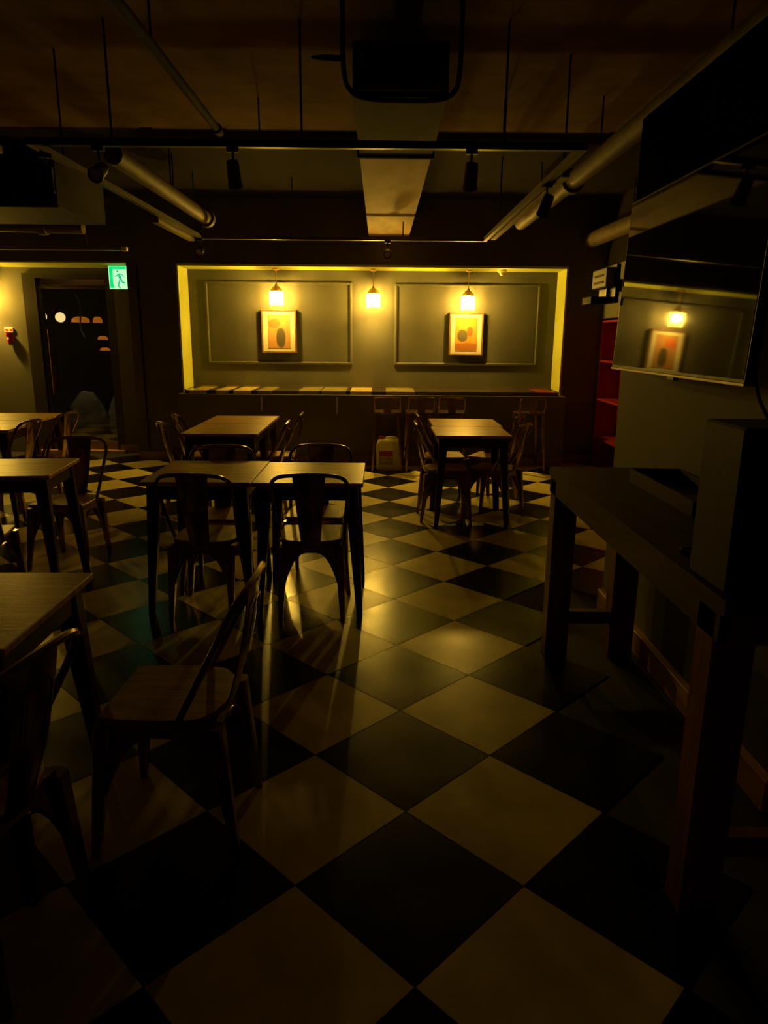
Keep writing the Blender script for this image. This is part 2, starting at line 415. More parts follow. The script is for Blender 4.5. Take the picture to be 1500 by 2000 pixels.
# right hand walls
wr = MB().box(XR, XR + 0.3, PE, 7.40, 0, 2.29).box(XR, XR + 0.3, 7.40, YF, 1.715, 2.29).box(XR + 0.27, XR + 0.3, 7.40, YF, 0, 1.715).build('wall_right', 'side_paint')
struct(wr, 'olive side wall holding the red shelf unit', 'wall')
wq = MB().box(XR, XR + 0.3, PE, YF, 2.29, H).box(XR, XR + 0.3, YN, PE, 2.52, H).build('wall_right_upper', 'far_ceiling_paint')
struct(wq, 'black painted upper part of the right side wall', 'wall')
wn = MB().box(PX, XR + 0.3, YN, PE, 0, 2.02).build('wall_near_right', 'side_paint')
struct(wn, 'dim olive wall behind the wooden counter and the television', 'wall')
wu = MB().box(PX, XR + 0.3, YN, PE, 2.02, 2.52).build('wall_upper_right', 'flat_black')  # upper band in one flat black, darker than the wall below
struct(wu, 'black upper band of the near right wall', 'wall')
bn = MB().box(PX - 0.035, PX, 1.98, 3.78, 0, 0.115, 0.004).build('baseboard_near', 'base_wood')
struct(bn, 'honey coloured wooden baseboard under the counter', 'baseboard')
wl = MB().box(XL - 0.15, XL, YN, YD + 0.75, 0, H + 0.15).build('wall_left', 'side_paint')
struct(wl, 'olive wall on the left side of the room', 'wall')
wk = MB().box(XL, XR + 0.3, YN - 0.15, YN, 0, H + 0.15).build('wall_near', 'dark_paint')
struct(wk, 'dark wall at the near end of the room', 'wall')

# ================================================================== LAMPS
def lamp(x, y, z, top, label):
    t = thing('crystal_pendant', label, 'lamp', (x, y, z), group='crystal lamps in the back')
    h = top - z
    MB().lathe([(0.0, h), (0.045, h - 0.002), (0.045, h - 0.018), (0.012, h - 0.03), (0.0, h - 0.03)], n=16).build('ceiling_rose', 'brass', t, True)
    MB().tube([(0, 0, 0.15), (0, 0, h - 0.028)], 0.005, 6).build('stem', 'brass', t)
    MB().lathe([(0.0, 0.155), (0.014, 0.15), (0.018, 0.13), (0.035, 0.12), (0.062, 0.09), (0.068, 0.075), (0.060, 0.075), (0.03, 0.10), (0.0, 0.105)], n=20).build('cap', 'brass', t, True)
    ring = MB().tube([(0.07 * math.cos(a), 0.07 * math.sin(a), 0.07) for a in [i * math.pi / 12 for i in range(25)]], 0.005, 6)
    ring.build('ring', 'brass', t, True)
    cr = MB()
    for k in range(14):
        a = 2 * math.pi * k / 14; cx, cy = 0.072 * math.cos(a), 0.072 * math.sin(a)
        prof = []
        for (r, zz) in ((0.002, -0.105), (0.012, -0.085), (0.012, 0.055), (0.003, 0.068)):
            prof.append([(cx + r * math.cos(a + q * math.pi / 2), cy + r * math.sin(a + q * math.pi / 2), zz) for q in range(4)])
        cr.loft(prof)
    cr.build('crystal_shade', 'crystal', t)
    MB().lathe([(0.0, 0.09), (0.016, 0.088), (0.016, 0.045), (0.0, 0.045)], n=12).build('socket', 'brass', t, True)
    MB().lathe([(0.001, 0.05), (0.014, 0.045), (0.028, 0.02), (0.033, -0.008), (0.028, -0.03), (0.014, -0.042), (0.001, -0.045)], n=18).build('bulb', 'bulb', t, True)
    return t
lamp(-1.241, 8.83, 1.938, 2.265, 'glowing crystal lamp hanging above the tan-toned print')
lamp(-0.088, 8.83, 1.920, 2.265, 'glowing crystal lamp hanging between the two wall panels')
lamp(1.045, 8.83, 1.902, 2.265, 'glowing crystal lamp hanging above the bright orange print')
lamp(-4.93, 9.06, 1.93, 2.285, 'glowing crystal lamp hanging left of the glass door')

# exit sign
ex = thing('exit_sign', 'lit green exit sign with a running figure by the glass door', 'exit sign', (-3.131, 8.90, 2.012))
MB().box(-0.112, 0.112, 0.0, 0.045, 0.0, 0.272, 0.004).build('housing', 'white_plastic', ex)
MB().box(-0.106, 0.106, -0.003, 0.0, 0.006, 0.266).build('lit_face', 'exit_white', ex)
MB().add([(-0.100, -0.0045, 0.018), (-0.045, -0.0045, 0.018), (-0.058, -0.0045, 0.06), (-0.058, -0.0045, 0.230), (0.104, -0.0045, 0.230), (0.104, -0.0045, 0.262), (-0.100, -0.0045, 0.262)],
         [(0, 1, 2, 3, 4, 5, 6)]).build('green_panel', 'exit_green', ex)
def strip(mb, pts, w, y=-0.006):
    for a, b in zip(pts, pts[1:]):
        dx, dz = b[0] - a[0], b[1] - a[1]; l = math.hypot(dx, dz); nx, nz = -dz / l * w, dx / l * w
        ex_, ez_ = dx / l * w * 0.5, dz / l * w * 0.5
        mb.add([(a[0] - ex_ + nx, y, a[1] - ez_ + nz), (a[0] - ex_ - nx, y, a[1] - ez_ - nz), (b[0] + ex_ - nx, y, b[1] + ez_ - nz), (b[0] + ex_ + nx, y, b[1] + ez_ + nz)], [(0, 1, 2, 3)])
fg = MB()
fg.add([(0.000 + 0.013 * math.cos(a), -0.006, 0.206 + 0.013 * math.sin(a)) for a in [i * math.pi / 8 for i in range(16)]], [tuple(range(16))])
strip(fg, [(0.014, 0.176), (0.030, 0.125)], 0.016)
strip(fg, [(0.012, 0.176), (-0.010, 0.158), (-0.034, 0.150)], 0.006)
strip(fg, [(0.018, 0.180), (0.052, 0.172), (0.070, 0.148)], 0.006)
strip(fg, [(0.026, 0.120), (0.010, 0.075), (-0.002, 0.040), (0.020, 0.018)], 0.009)
strip(fg, [(0.036, 0.120), (0.052, 0.082), (0.078, 0.078)], 0.009)
fg.build('running_figure', 'exit_man', ex)
MB().tube([(-0.06, 0.02, 0.27), (-0.06, 0.02, 0.275)], 0.006, 6).tube([(0.06, 0.02, 0.27), (0.06, 0.02, 0.275)], 0.006, 6).build('bracket', 'black_metal', ex)

# pictures
def picture(x, z, wdt, hgt, pm, label):
    t = thing('framed_print', label, 'picture', (x, 9.05, z), group='framed prints under the lamps')
    a, h, d = wdt / 2, hgt, 0.055
    fr = 0.018
    for bx in ((-a, a, -d, 0, 0, fr), (-a, a, -d, 0, h - fr, h), (-a, -a + fr, -d, 0, fr, h - fr), (a - fr, a, -d, 0, fr, h - fr)):
        MB().box(*bx).build('frame_bar', 'frame_wood', t)
    MB().box(-a + fr, a - fr, -0.046, -0.01, fr, h - fr).build('mat_board', 'mat_board', t)
    pr = MB().box(-a * 0.64, a * 0.64, -0.002, 0.001, -h * 0.385, h * 0.385).build('print', pm, t)
    pr.location = (0, -0.047, h * 0.49)
    return t
picture(-1.245, 1.285, 0.425, 0.52, 'print_tan', 'framed print in tan and dark tones under the left crystal lamp')
picture(1.056, 1.272, 0.415, 0.515, 'print_orange', 'framed print in bright orange under the right crystal lamp')

# dome camera on the soffit
t = thing('ceiling_dome', 'small white dome on the recess soffit near the right lamp', 'camera', (1.43, 8.80, 2.265))
MB().lathe([(0.0, 0.0), (0.055, 0.0), (0.055, -0.022), (0.045, -0.03), (0.0, -0.03)], n=20).build('base', 'white_plastic', t, True)
MB().lathe([(0.032, -0.028), (0.032, -0.045), (0.02, -0.062), (0.001, -0.068)], n=16).build('dome', 'lens_glass', t, True)

# emergency torch on the door wall
t = thing('emergency_torch', 'red emergency torch with white label plate left of the glass door', 'torch', (-4.655, YD, 1.40))
MB().box(-0.055, 0.055, -0.02, 0, 0.105, 0.165, 0.004).build('label_plate', 'white_plastic', t)
MB().box(-0.042, -0.008, -0.0225, -0.02, 0.125, 0.145).build('label_print', 'torch_red', t); MB().box(0.012, 0.042, -0.0225, -0.02, 0.125, 0.145).build('label_print', 'torch_red', t)
MB().lathe([(0.0, 0.10), (0.034, 0.10), (0.034, 0.06), (0.022, 0.045), (0.022, -0.02), (0.0, -0.02)], c=(0, -0.036, 0), n=16).build('torch_body', 'torch_red', t, True)
MB().box(-0.012, 0.012, -0.066, -0.054, 0.02, 0.045).build('switch', 'white_plastic', t)
MB().box(-0.04, 0.04, -0.012, 0, -0.01, 0.10).build('back_plate', 'torch_red', t)

# red shelf unit in the right wall
t = thing('shelf_unit', 'red lacquered open shelf unit set into the right wall', 'shelf', (XR, 8.0, 0))
MB().box(0.0, 0.262, 0.57, 0.60, 0, 1.71).build('side_panel', 'red_lacquer', t)
MB().box(0.0, 0.262, -0.59, -0.56, 0, 1.71).build('side_panel', 'red_lacquer', t)
MB().box(0.245, 0.262, -0.56, 0.57, 0, 1.71).build('back_panel', 'red_lacquer', t)
for z in (0.02, 0.345, 0.795, 1.240, 1.69):
    MB().box(-0.004, 0.245, -0.56, 0.57, z - 0.02, z).build('shelf', 'red_lacquer', t)
fr_ = MB().box(XR - 0.012, XR + 0.0, 8.60, YF, 0.1, 2.29).build('trim_5', 'side_paint')
struct(fr_, 'pale vertical edge beside the red shelf unit', 'trim')

# ================================================================== FURNITURE
def make_chair():
    t = thing('metal_chair', 'x', 'chair', group='metal cafe chairs with wooden seats')
    # wooden seat, straight front, rounded back
    o = []
    pts = [(-0.165, 0.175), (0.165, 0.175)]
    out = [(-0.160, 0.178), (0.160, 0.178), (0.172, 0.165), (0.178, 0.0), (0.172, -0.07)]
    for k in range(9):
        a = -k / 8 * math.pi
        out.append((0.172 * math.cos(a) if k else 0.170, -0.085 + 0.09 * math.sin(a)))
    out += [(-0.172, -0.07), (-0.178, 0.0), (-0.172, 0.165)]
    cl = []
    for p in out:
        if not cl or (abs(p[0] - cl[-1][0]) + abs(p[1] - cl[-1][1])) > 1e-4: cl.append(p)
    sc = lambda s, z: [(x * s, y * s, z) for x, y in cl]
    MB().loft([sc(0.985, 0.412), sc(1.0, 0.416), sc(1.0, 0.428), sc(0.98, 0.433)]).build('seat', 'seat_wood', t)
    # pan and arched aprons
    C = {(-1, 1): (-0.155, 0.160), (1, 1): (0.155, 0.160), (1, -1): (0.150, -0.155), (-1, -1): (-0.150, -0.155)}
    F = {(-1, 1): (-0.195, 0.200), (1, 1): (0.195, 0.200), (1, -1): (0.165, -0.205), (-1, -1): (-0.165, -0.205)}
    fr = MB().box(-0.155, 0.155, -0.155, 0.160, 0.396, 0.411)
    order = [(-1, 1), (1, 1), (1, -1), (-1, -1)]
    N = 12
    for k in range(4):
        a, b = order[k], order[(k + 1) % 4]
        top, bot = [], []
        for i in range(N + 1):
            u = i / N; s = abs(2 * u - 1)
            zb = 0.372 - 0.235 * s ** 3.2
            def at(zz):
                q = (0.411 - zz) / 0.411
                pa = [C[a][c] + (F[a][c] - C[a][c]) * q for c in (0, 1)]
                pb = [C[b][c] + (F[b][c] - C[b][c]) * q for c in (0, 1)]
                return (pa[0] + (pb[0] - pa[0]) * u, pa[1] + (pb[1] - pa[1]) * u, zz)
            top.append(at(0.411)); bot.append(at(zb))
        nrm = Vector((bot[6][0], bot[6][1], 0)).normalized() * 0.006
        inn = lambda L: [(p[0] - nrm.x, p[1] - nrm.y, p[2]) for p in L]
        fr.loft([top, bot, inn(bot), inn(top)], caps=False, closed=False)
        fr.tube(bot, 0.0055, 5)
    fr.build('seat_frame', 'chair_metal', t, True)
    for k in order:
        c, f = C[k], F[k]
        MB().taper((c[0], c[1], 0.405), (f[0], f[1], 0.0), 0.026, 0.026, 0.0115, 0.0115).build('leg', 'chair_metal', t, True)
    # back hoop
    half = [(0.172, -0.045, 0.405), (0.184, -0.12, 0.55), (0.196, -0.192, 0.69), (0.197, -0.212, 0.735), (0.182, -0.232, 0.772), (0.145, -0.246, 0.794), (0.075, -0.254, 0.803)]
    path = [(-x, y, z) for x, y, z in half] + [(0, -0.256, 0.805)] + list(reversed(half))
    MB().tube(bez(path, 5), 0.0105, 8).build('back_hoop', 'chair_metal', t, True)
    # splat
    A, B = [], []
    for i in range(9):
        u = i / 8; z = 0.405 + u * 0.398; y = -0.165 - 0.088 * u - 0.012 * math.sin(u * math.pi); hw = 0.050 + 0.034 * u
        row = [(-hw, y + 0.004, z), (-hw * 0.5, y - 0.004, z), (0, y - 0.006, z), (hw * 0.5, y - 0.004, z), (hw, y + 0.004, z)]
        A.append(row); B.append([(x, yy - 0.004, zz) for x, yy, zz in row])
    rings = [a + list(reversed(b)) for a, b in zip(A, B)]
    sp = MB().loft(rings).build('splat', 'chair_metal', t, True)
    em = MB(); q = []
    for (ux, uz) in ((-1, 0.52), (-1, 0.80), (-0.6, 0.86), (0.6, 0.86), (1, 0.80), (1, 0.52)):
        u = uz; z = 0.405 + u * 0.398; y = -0.165 - 0.088 * u - 0.012 * math.sin(u * math.pi)
        q.append((ux * 0.042, y - 0.001, z))
    for dy in (0.0025, -0.0125):
        em.tube([(x, y + dy, z) for x, y, z in q], 0.0028, 6)
    em.build('embossed_rim', 'chair_metal', sp, True)
    return t
chair0 = make_chair(); used = [False]
def chair(x, y, rz, label):
    if not used[0]: o = chair0; used[0] = True
    else: o = copy_tree(chair0)
    o.location = (x, y, 0); o.rotation_euler = (0, 0, math.radians(rz)); o['label'] = label
    return o

def table(x0, x1, y0, y1, label, rz=0.0, grp='wood-topped cafe tables', m='top_wood'):
    cx, cy = (x0 + x1) / 2, (y0 + y1) / 2; a, b = (x1 - x0) / 2, (y1 - y0) / 2
    t = thing('cafe_table', label, 'table', (cx, cy, 0), rz, grp)
    MB().box(-a, a, -b, b, 0.718, 0.74, 0.003).build('table_top', m, t)
    i = 0.035
    fr = MB()
    for bx in ((-a + i, a - i, -b + i, -b + i + 0.012), (-a + i, a - i, b - i - 0.012, b - i), (-a + i, -a + i + 0.012, -b + i, b - i), (a - i - 0.012, a - i, -b + i, b - i)):
        fr.box(*bx, 0.640, 0.718)
    fr.build('apron', 'table_metal', t)
    for sx in (-1, 1):
        for sy in (-1, 1):
            MB().taper((sx * (a - 0.065), sy * (b - 0.065), 0.716), (sx * (a - 0.018), sy * (b - 0.018), 0.0), 0.036, 0.036, 0.016, 0.016).build('leg', 'table_metal', t, True)
    return t
# back-left pair, back-right pair, centre pair, left ones
table(-1.565, -0.965, 6.195, 6.84, 'wooden cafe table by the ledge, far one of the back left pair')
table(-1.560, -0.960, 5.530, 6.19, 'wooden cafe table in front of the far one of the back left pair')
table(0.460, 1.065, 6.115, 6.715, 'wooden cafe table behind the jug, far one of the back right pair')
table(0.440, 1.040, 5.510, 6.11, 'wooden cafe table in front of the far one of the back right pair')
table(-1.255, -0.672, 3.625, 4.290, 'dark wooden cafe table, left half of the central pair')
table(-0.668, -0.085, 3.625, 4.255, 'wooden cafe table with a lit top, right half of the central pair')
table(-3.66, -3.06, 6.300, 6.96, 'wooden cafe table nearest the glass door', 4)
table(-3.60, -2.99, 5.620, 6.28, 'wooden cafe table in front of the one nearest the glass door', 6)
table(-2.42, -1.82, 3.745, 4.325, 'wooden cafe table at the left edge with a chair turned behind it', 7)
table(-1.52, -0.91, 1.585, 2.165, 'dark wooden cafe table nearest the camera at the left edge', 1)

chair(-0.365, 3.765, 2, 'metal chair with its back to us, right one at the central tables')
chair(-0.925, 3.745, -4, 'metal chair with its back to us, left one at the central tables')
chair(-0.985, 4.215, 182, 'metal chair facing us behind the left half of the central tables')
chair(-0.385, 4.290, 178, 'metal chair facing us behind the right half of the central tables')
chair(-1.53, 5.83, -52, 'metal chair with a shining hoop left of the back left tables, nearer one')
chair(-1.60, 6.46, -62, 'metal chair left of the back left tables, farther one')
chair(-1.00, 5.80, 92, 'metal chair right of the back left tables, nearer one')
chair(-0.96, 6.48, 92, 'metal chair right of the back left tables, farther one')
chair(0.545, 5.845, -88, 'metal chair left of the back right tables, nearer one')
chair(0.590, 6.52, -88, 'metal chair left of the back right tables, farther one')
chair(0.970, 5.880, 58, 'metal chair with a shining hoop right of the back right tables, nearer one')
chair(1.040, 6.50, 62, 'metal chair right of the back right tables, farther one')
chair(-3.03, 6.42, 84, 'metal chair beside the table nearest the glass door')
chair(-3.07, 5.78, 88, 'metal chair tucked in right of the second table from the glass door')
chair(-2.05, 4.56, 178, 'metal chair turned towards us at the far corner of a left table')
chair(-2.20, 3.70, 10, 'metal chair at the left edge of the picture with a lit seat corner')
chair(-0.612, 1.965, 88, 'large near metal chair with a dark red-brown wooden seat')
chair(-0.995, 1.470, 80, 'near black metal chair at the bottom left with a gleaming hoop')

# bar stools
def make_stool():
    t = thing('bar_stool', 'x', 'stool', group='low-backed metal bar stools at the ledge')
    MB().box(-0.15, 0.15, -0.15, 0.15, 0.645, 0.668, 0.008).build('seat', 'chair_metal', t)
    for sx in (-1, 1):
        for sy in (-1, 1):
            MB().taper((sx * 0.125, sy * 0.125, 0.65), (sx * 0.165, sy * 0.165, 0.0), 0.020, 0.020, 0.011, 0.011).build('leg', 'chair_metal', t, True)
    q = 0.152; z = 0.21
    for a, b in (((q, -q), (q, q)), ((-q, q), (-q, -q))):
        MB().tube([(a[0], a[1], z), (b[0], b[1], z)], 0.009, 6).build('stretcher', 'chair_metal', t, True)
    hp = [(-0.142, -0.12, 0.655), (-0.145, -0.142, 0.74), (-0.142, -0.155, 0.805), (-0.125, -0.159, 0.825), (0, -0.162, 0.829), (0.125, -0.159, 0.825), (0.142, -0.155, 0.805), (0.145, -0.142, 0.74), (0.142, -0.12, 0.655)]
    MB().tube(bez(hp, 5), 0.009, 8).build('back_hoop', 'chair_metal', t, True)
    MB().loft([[(-0.04, -0.14, 0.66), (0.04, -0.14, 0.66), (0.04, -0.146, 0.66), (-0.04, -0.146, 0.66)],
               [(-0.055, -0.16, 0.828), (0.055, -0.16, 0.828), (0.055, -0.166, 0.828), (-0.055, -0.166, 0.828)]]).build('splat', 'chair_metal', t)
    return t
st0 = make_stool()
for k, (x, lab) in enumerate(((0.085, 'metal bar stool standing behind the white jug'), (0.455, 'metal bar stool second from the left, right of the white jug'),
                              (0.815, 'metal bar stool behind the back right tables, third stool from the left'), (1.70, 'metal bar stool standing alone near the right end of the ledge'))):
    o = st0 if k == 0 else copy_tree(st0)
    o.location = (x, 8.13, 0); o.rotation_euler = (0, 0, math.radians((0, 4, -3, 6)[k])); o['label'] = lab

# white jug
t = thing('plastic_jug', 'white plastic jug with red cap and label standing on the floor', 'jug', (0.108, 8.125, 0), -3)
def rr(a, b, z, c=0.03): return [(-a + c, -b, z), (a - c, -b, z), (a - c * 0.3, -b + c * 0.3, z), (a, -b + c, z), (a, b - c, z), (a - c, b, z), (-a + c, b, z), (-a, b - c, z), (-a, -b + c, z), (-a + c * 0.3, -b + c * 0.3, z)]
MB().loft([rr(.125, .105, 0), rr(.138, .118, .012), rr(.140, .120, .10), rr(.140, .120, .285), rr(.132, .112, .325), rr(.108, .09, .350), rr(.09, .075, .352)]).build('body', 'jug_plastic', t, True)
MB().lathe([(0.0, 0.395), (0.030, 0.393), (0.032, 0.350), (0.0, 0.350)], c=(-0.085, 0.0, -0.012), n=18).build('cap', 'jug_red', t, True)
MB().tube(bez([(-0.045, 0, 0.345), (-0.02, 0, 0.366), (0.07, 0, 0.366), (0.10, 0, 0.335)], 5), 0.014, 8).build('handle', 'jug_plastic', t, True)
MB().box(-0.105, 0.050, -0.1225, -0.119, 0.07, 0.165).build('label', 'label_paper', t)
MB().box(-0.105, 0.050, -0.1225, -0.119, 0.165, 0.228).build('label_band', 'jug_red', t)

# cords on the low wall
for (x, z0, z1, lab) in ((-0.505, 0.60, 0.80, 'thin pale cord hanging under the ledge left of the white jug'), (-1.38, 0.64, 0.80, 'thin pale cord hanging under the ledge above the back left tables')):
    tag(MB().tube(bez([(x, 8.35, z1), (x + 0.004, 8.345, (z0 + z1) / 2), (x, 8.35, z0)], 4), 0.004, 6).build('cord', 'white_plastic', None, True), lab, 'cord')

# ================================================================== COUNTER, TELEVISION, SPEAKER
t = thing('wooden_counter', 'tall dark wooden counter with thick posts along the right wall', 'counter', (0.79, 1.52, 0))
for k in range(3):
    MB().box(0.002 + k * 0.1552, 0.1568 + k * 0.1552, 0.0, 1.735, 0.862, 0.90).build('top_plank', 'counter_wood', t)
MB().box(0.004, 0.030, 0.02, 1.715, 0.79, 0.862).build('side_rail', 'counter_wood', t)
MB().box(0.44, 0.466, 0.02, 1.715, 0.79, 0.862).build('side_rail', 'counter_wood', t)
for y in (0.005, 1.705):
    MB().box(0.03, 0.44, y, y + 0.026, 0.79, 0.862).build('end_rail', 'post_wood', t)
for (y0, y1) in ((0.035, 0.135), (1.60, 1.70)):
    MB().box(0.004, 0.108, y0, y1, 0.0, 0.862, 0.006).build('post', 'post_wood', t)
    MB().box(0.305, 0.418, y0, y1, 0.0, 0.862, 0.006).build('post', 'post_wood', t)
    MB().box(0.108, 0.305, y0 + 0.03, y1 - 0.03, 0.165, 0.225).build('stretcher', 'post_wood', t)

sp = thing('loudspeaker', 'black box loudspeaker standing on the near end of the counter', 'speaker', (0.80, 1.545, 0.90))
MB().box(0.0, 0.36, 0.0, 0.20, 0.004, 0.392, 0.006).build('cabinet', 'speaker_vinyl', sp)
MB().box(0.02, 0.34, -0.012, 0.0, 0.02, 0.375, 0.004).build('front_grille', 'speaker_grille', sp)
for (x, y) in ((0.04, 0.03), (0.32, 0.03), (0.04, 0.17), (0.32, 0.17)):
    MB().lathe([(0.012, 0), (0.012, 0.005), (0.0, 0.005)], c=(x, y, 0), n=10).build('foot', 'rubber', sp)

t = thing('shallow_tray', 'dark shallow tray lying on the counter against the wall', 'tray', (1.155, 2.62, 0.90))
MB().box(-0.095, 0.095, -0.30, 0.30, 0.0, 0.008).build('base', 'counter_wood', t)
for bx in ((-0.105, -0.095, -0.31, 0.31), (0.095, 0.105, -0.31, 0.31), (-0.095, 0.095, -0.31, -0.30), (-0.095, 0.095, 0.30, 0.31)):
    MB().box(*bx, 0.0, 0.055).build('rim', 'counter_wood', t)
tag(MB().tube(bez([(1.18, 2.36, 0.966), (1.20, 2.42, 0.985), (1.235, 2.45, 0.98), (1.24, 2.40, 0.93), (1.20, 2.25, 0.91), (1.12, 2.0, 0.908)], 5), 0.006, 6).build('black_cable', 'rubber', None, True),
    'black cable lying over the tray towards the loudspeaker', 'cable')
t = thing('cable_plug', 'small metal plug lying on the counter left of the loudspeaker', 'plug', (0.86, 1.90, 0.909), 20)
MB().lathe([(0.0, -0.02), (0.009, -0.018), (0.009, 0.018), (0.004, 0.02), (0.004, 0.04), (0.0, 0.042)], n=10, axis='x').build('plug_shell', 'rail_metal', t, True)

# television, leaning back slightly on its wall mount
tv = thing('television', 'large black television on the right wall mirroring a glowing lamp', 'television', (1.14, 2.90, 1.345))
tv.rotation_euler = (0, math.radians(2.45), 0)
MB().box(0.0, 0.035, -0.655, 0.655, 0.0, 0.755, 0.004).build('case', 'tv_case', tv)
MB().box(-0.0015, 0.0, -0.643, 0.643, 0.014, 0.743).build('screen', 'screen_gloss', tv)
MB().box(-0.004, 0.034, -0.655, 0.655, -0.006, 0.002).build('bottom_lip', 'tv_lip', tv)
MB().box(0.035, 0.085, -0.20, 0.20, 0.2, 0.55).build('wall_mount', 'tv_case', tv)
MB().box(0.0, 0.02, -0.10, -0.04, -0.018, -0.006).build('receiver', 'tv_case', tv)
tag(MB().tube(bez([(1.20, 2.30, 1.37), (1.21, 2.28, 1.30), (1.225, 2.22, 1.22), (1.235, 2.1, 1.05), (1.23, 1.95, 0.912)], 6), 0.006, 6).build('television_cable', 'rubber', None, True),
    'black cable hanging from the television towards the loudspeaker', 'cable')

t = thing('wall_box', 'white slotted box on a black bracket beside the television', 'control box', (1.27, 3.72, 1.655))
MB().box(-0.115, -0.095, -0.075, 0.20, 0.0, 0.185, 0.003).build('bracket', 'black_metal', t)
MB().box(-0.095, 0.0, 0.02, 0.06, 0.06, 0.12).build('bracket_arm', 'black_metal', t)
wbx = MB().box(-0.16, -0.115, -0.06, 0.18, 0.075, 0.17, 0.005).build('housing', 'white_plastic', t)
for z in (0.097, 0.130):
    MB().box(-0.1625, -0.16, -0.015, 0.135, z, z + 0.011).build('slot', 'slot_dark', wbx)
MB().box(-0.128, -0.115, 0.03, 0.038, 0.005, 0.075).build('hanger', 'rail_metal', t)
MB().box(-0.20, -0.115, 0.04, 0.20, 0.0, 0.035).build('lower_tray', 'rubber', t)

# ================================================================== CEILING SERVICES
# central duct
d1 = thing('ceiling_duct', 'flat ceiling duct with a pale far section running to the back wall', 'duct', (0.09, 3.78, 2.6))
MB().box(-0.23, 0.23, 0.0, 1.16, 0.0, 0.24, 0.004).build('near_section', 'duct_dark', d1)
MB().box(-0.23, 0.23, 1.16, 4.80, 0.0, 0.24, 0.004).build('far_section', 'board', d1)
MB().box(-0.245, 0.245, 4.80, 4.82, -0.012, 0.26).build('end_flange', 'rail_metal', d1)
MB().box(-0.245, 0.245, 1.145, 1.175, -0.012, 0.25).build('joint_flange', 'duct_dark', d1)
MB().box(-0.20, 0.20, -0.04, 0.0, 0.02, 0.22, 0.005).build('near_collar', 'pipe', d1)
for k in range(5):
    MB().box(-0.18, 0.18, -0.055, -0.04, 0.045 + k * 0.035, 0.052 + k * 0.035).build('grille_slat', 'duct_dark', d1)
t = thing('duct_hanger', 'dark bent pipe hanger looped under the near end of the duct', 'pipe hanger', (0.09, 3.72, 2.58))
MB().tube(bez([(-0.275, 0, 0.42), (-0.27, 0, 0.12), (-0.235, 0, 0.025), (-0.15, 0, -0.006), (0.0, 0, -0.012), (0.17, 0, -0.008), (0.25, 0, 0.025), (0.275, 0, 0.12), (0.28, 0, 0.42)], 6), 0.012, 8).build('loop', 'black_metal', t, True)
MB().tube([(-0.26, 0, 0.16), (-0.36, 0, 0.165), (-0.42, 0, 0.165)], 0.011, 8, rr=[0.014, 0.014, 0.006]).build('side_stub', 'black_metal', t, True)

def hpipe(name, p0, p1, r, label, m='pipe', coll=()):
    t = thing(name, label, 'pipe', p0)
    q = Vector(p1) - Vector(p0)
    MB().tube([(0, 0, 0), q], r, 14).build('pipe_run', m, t, True)
    d = q.normalized()
    for u in coll:
        c = q * u
        MB().tube([c - d * 0.045, c - d * 0.04, c + d * 0.04, c + d * 0.045], r, 14, rr=[r, r * 1.35, r * 1.35, r]).build('coupling', m, t, True)
    L = q.length; k = max(1, int(L / 1.6))
    for i in range(k):
        c = q * ((i + 0.5) / k)
        h = H - p0[2] - c.z - r * 0.5
        if h > 0.06: MB().tube([c + Vector((0, 0, r * 0.5)), c + Vector((0, 0, r * 0.5 + h))], 0.006, 6).build('hanger_rod', 'black_metal', t)
    return t
hpipe('sprinkler_pipe', (-1.62, 5.17, 2.77), (1.62, 5.17, 2.77), 0.034, 'brown pipe crossing the ceiling above the near track rail', coll=(0.02, 0.17, 0.98))
hpipe('sprinkler_pipe', (-1.055, 2.2, 2.77), (-1.055, 5.12, 2.77), 0.024, 'thin dark pipe running back to a tee on the crossing pipe', 'duct_dark', coll=(0.97,))
hpipe('drain_pipe', (-1.712, 4.95, 2.60), (-1.712, 7.55, 2.60), 0.062, 'thick pale pipe above the left track rail', coll=(0.96,))
hpipe('drain_pipe', (1.43, 0.6, 2.625), (1.43, 7.75, 2.625), 0.065, 'long pale pipe above the right track rail', coll=(0.3, 0.72))
hpipe('drain_pipe', (2.40, 8.58, 2.58), (2.50, 6.2, 2.58), 0.085, 'thick pipe at the back right near the television', coll=(0.7,))
# suspended track frame
tf = thing('suspended_track_lighting', 'rectangular suspended track lighting frame under the ceiling', 'track light', (-0.38, 5.75, 2.42))
def rail(x0, x1, y0, y1, m='rail_metal'): MB().box(x0, x1, y0, y1, 0, 0.036).build('track_rail', m, tf)
xa, xb, ya, yb = -1.42, 1.42, -1.76, 1.80
rail(xa - 0.018, xb + 0.018, ya - 0.018, ya + 0.018, 'black_metal'); rail(xa - 0.018, xb + 0.018, yb - 0.018, yb + 0.018)
rail(xa - 0.018, xa + 0.018, ya + 0.018, yb - 0.018, 'track_metal'); rail(xb - 0.018, xb + 0.018, ya + 0.018, yb - 0.018, 'track_metal')
MB().box(xa - 0.10, xa - 0.045, 0.55, 1.72, -0.03, 0.015).build('light_bar', 'white_fixture', tf)
MB().box(xb + 0.03, xb + 0.075, -1.2, 1.6, -0.01, 0.03).build('light_bar', 'white_fixture', tf)
for (x, y) in ((-0.03, ya), (1.01, ya), (-1.0, ya), (xb, ya + 0.4), (xa, ya + 0.4), (xa, 0.9), (xb, 0.9), (xa, 1.6), (-0.5, yb), (0.6, yb)):
    MB().tube([(x, y, 0.036), (x, y, H - 2.42)], 0.006, 6).build('hanger_rod', 'black_metal', tf)

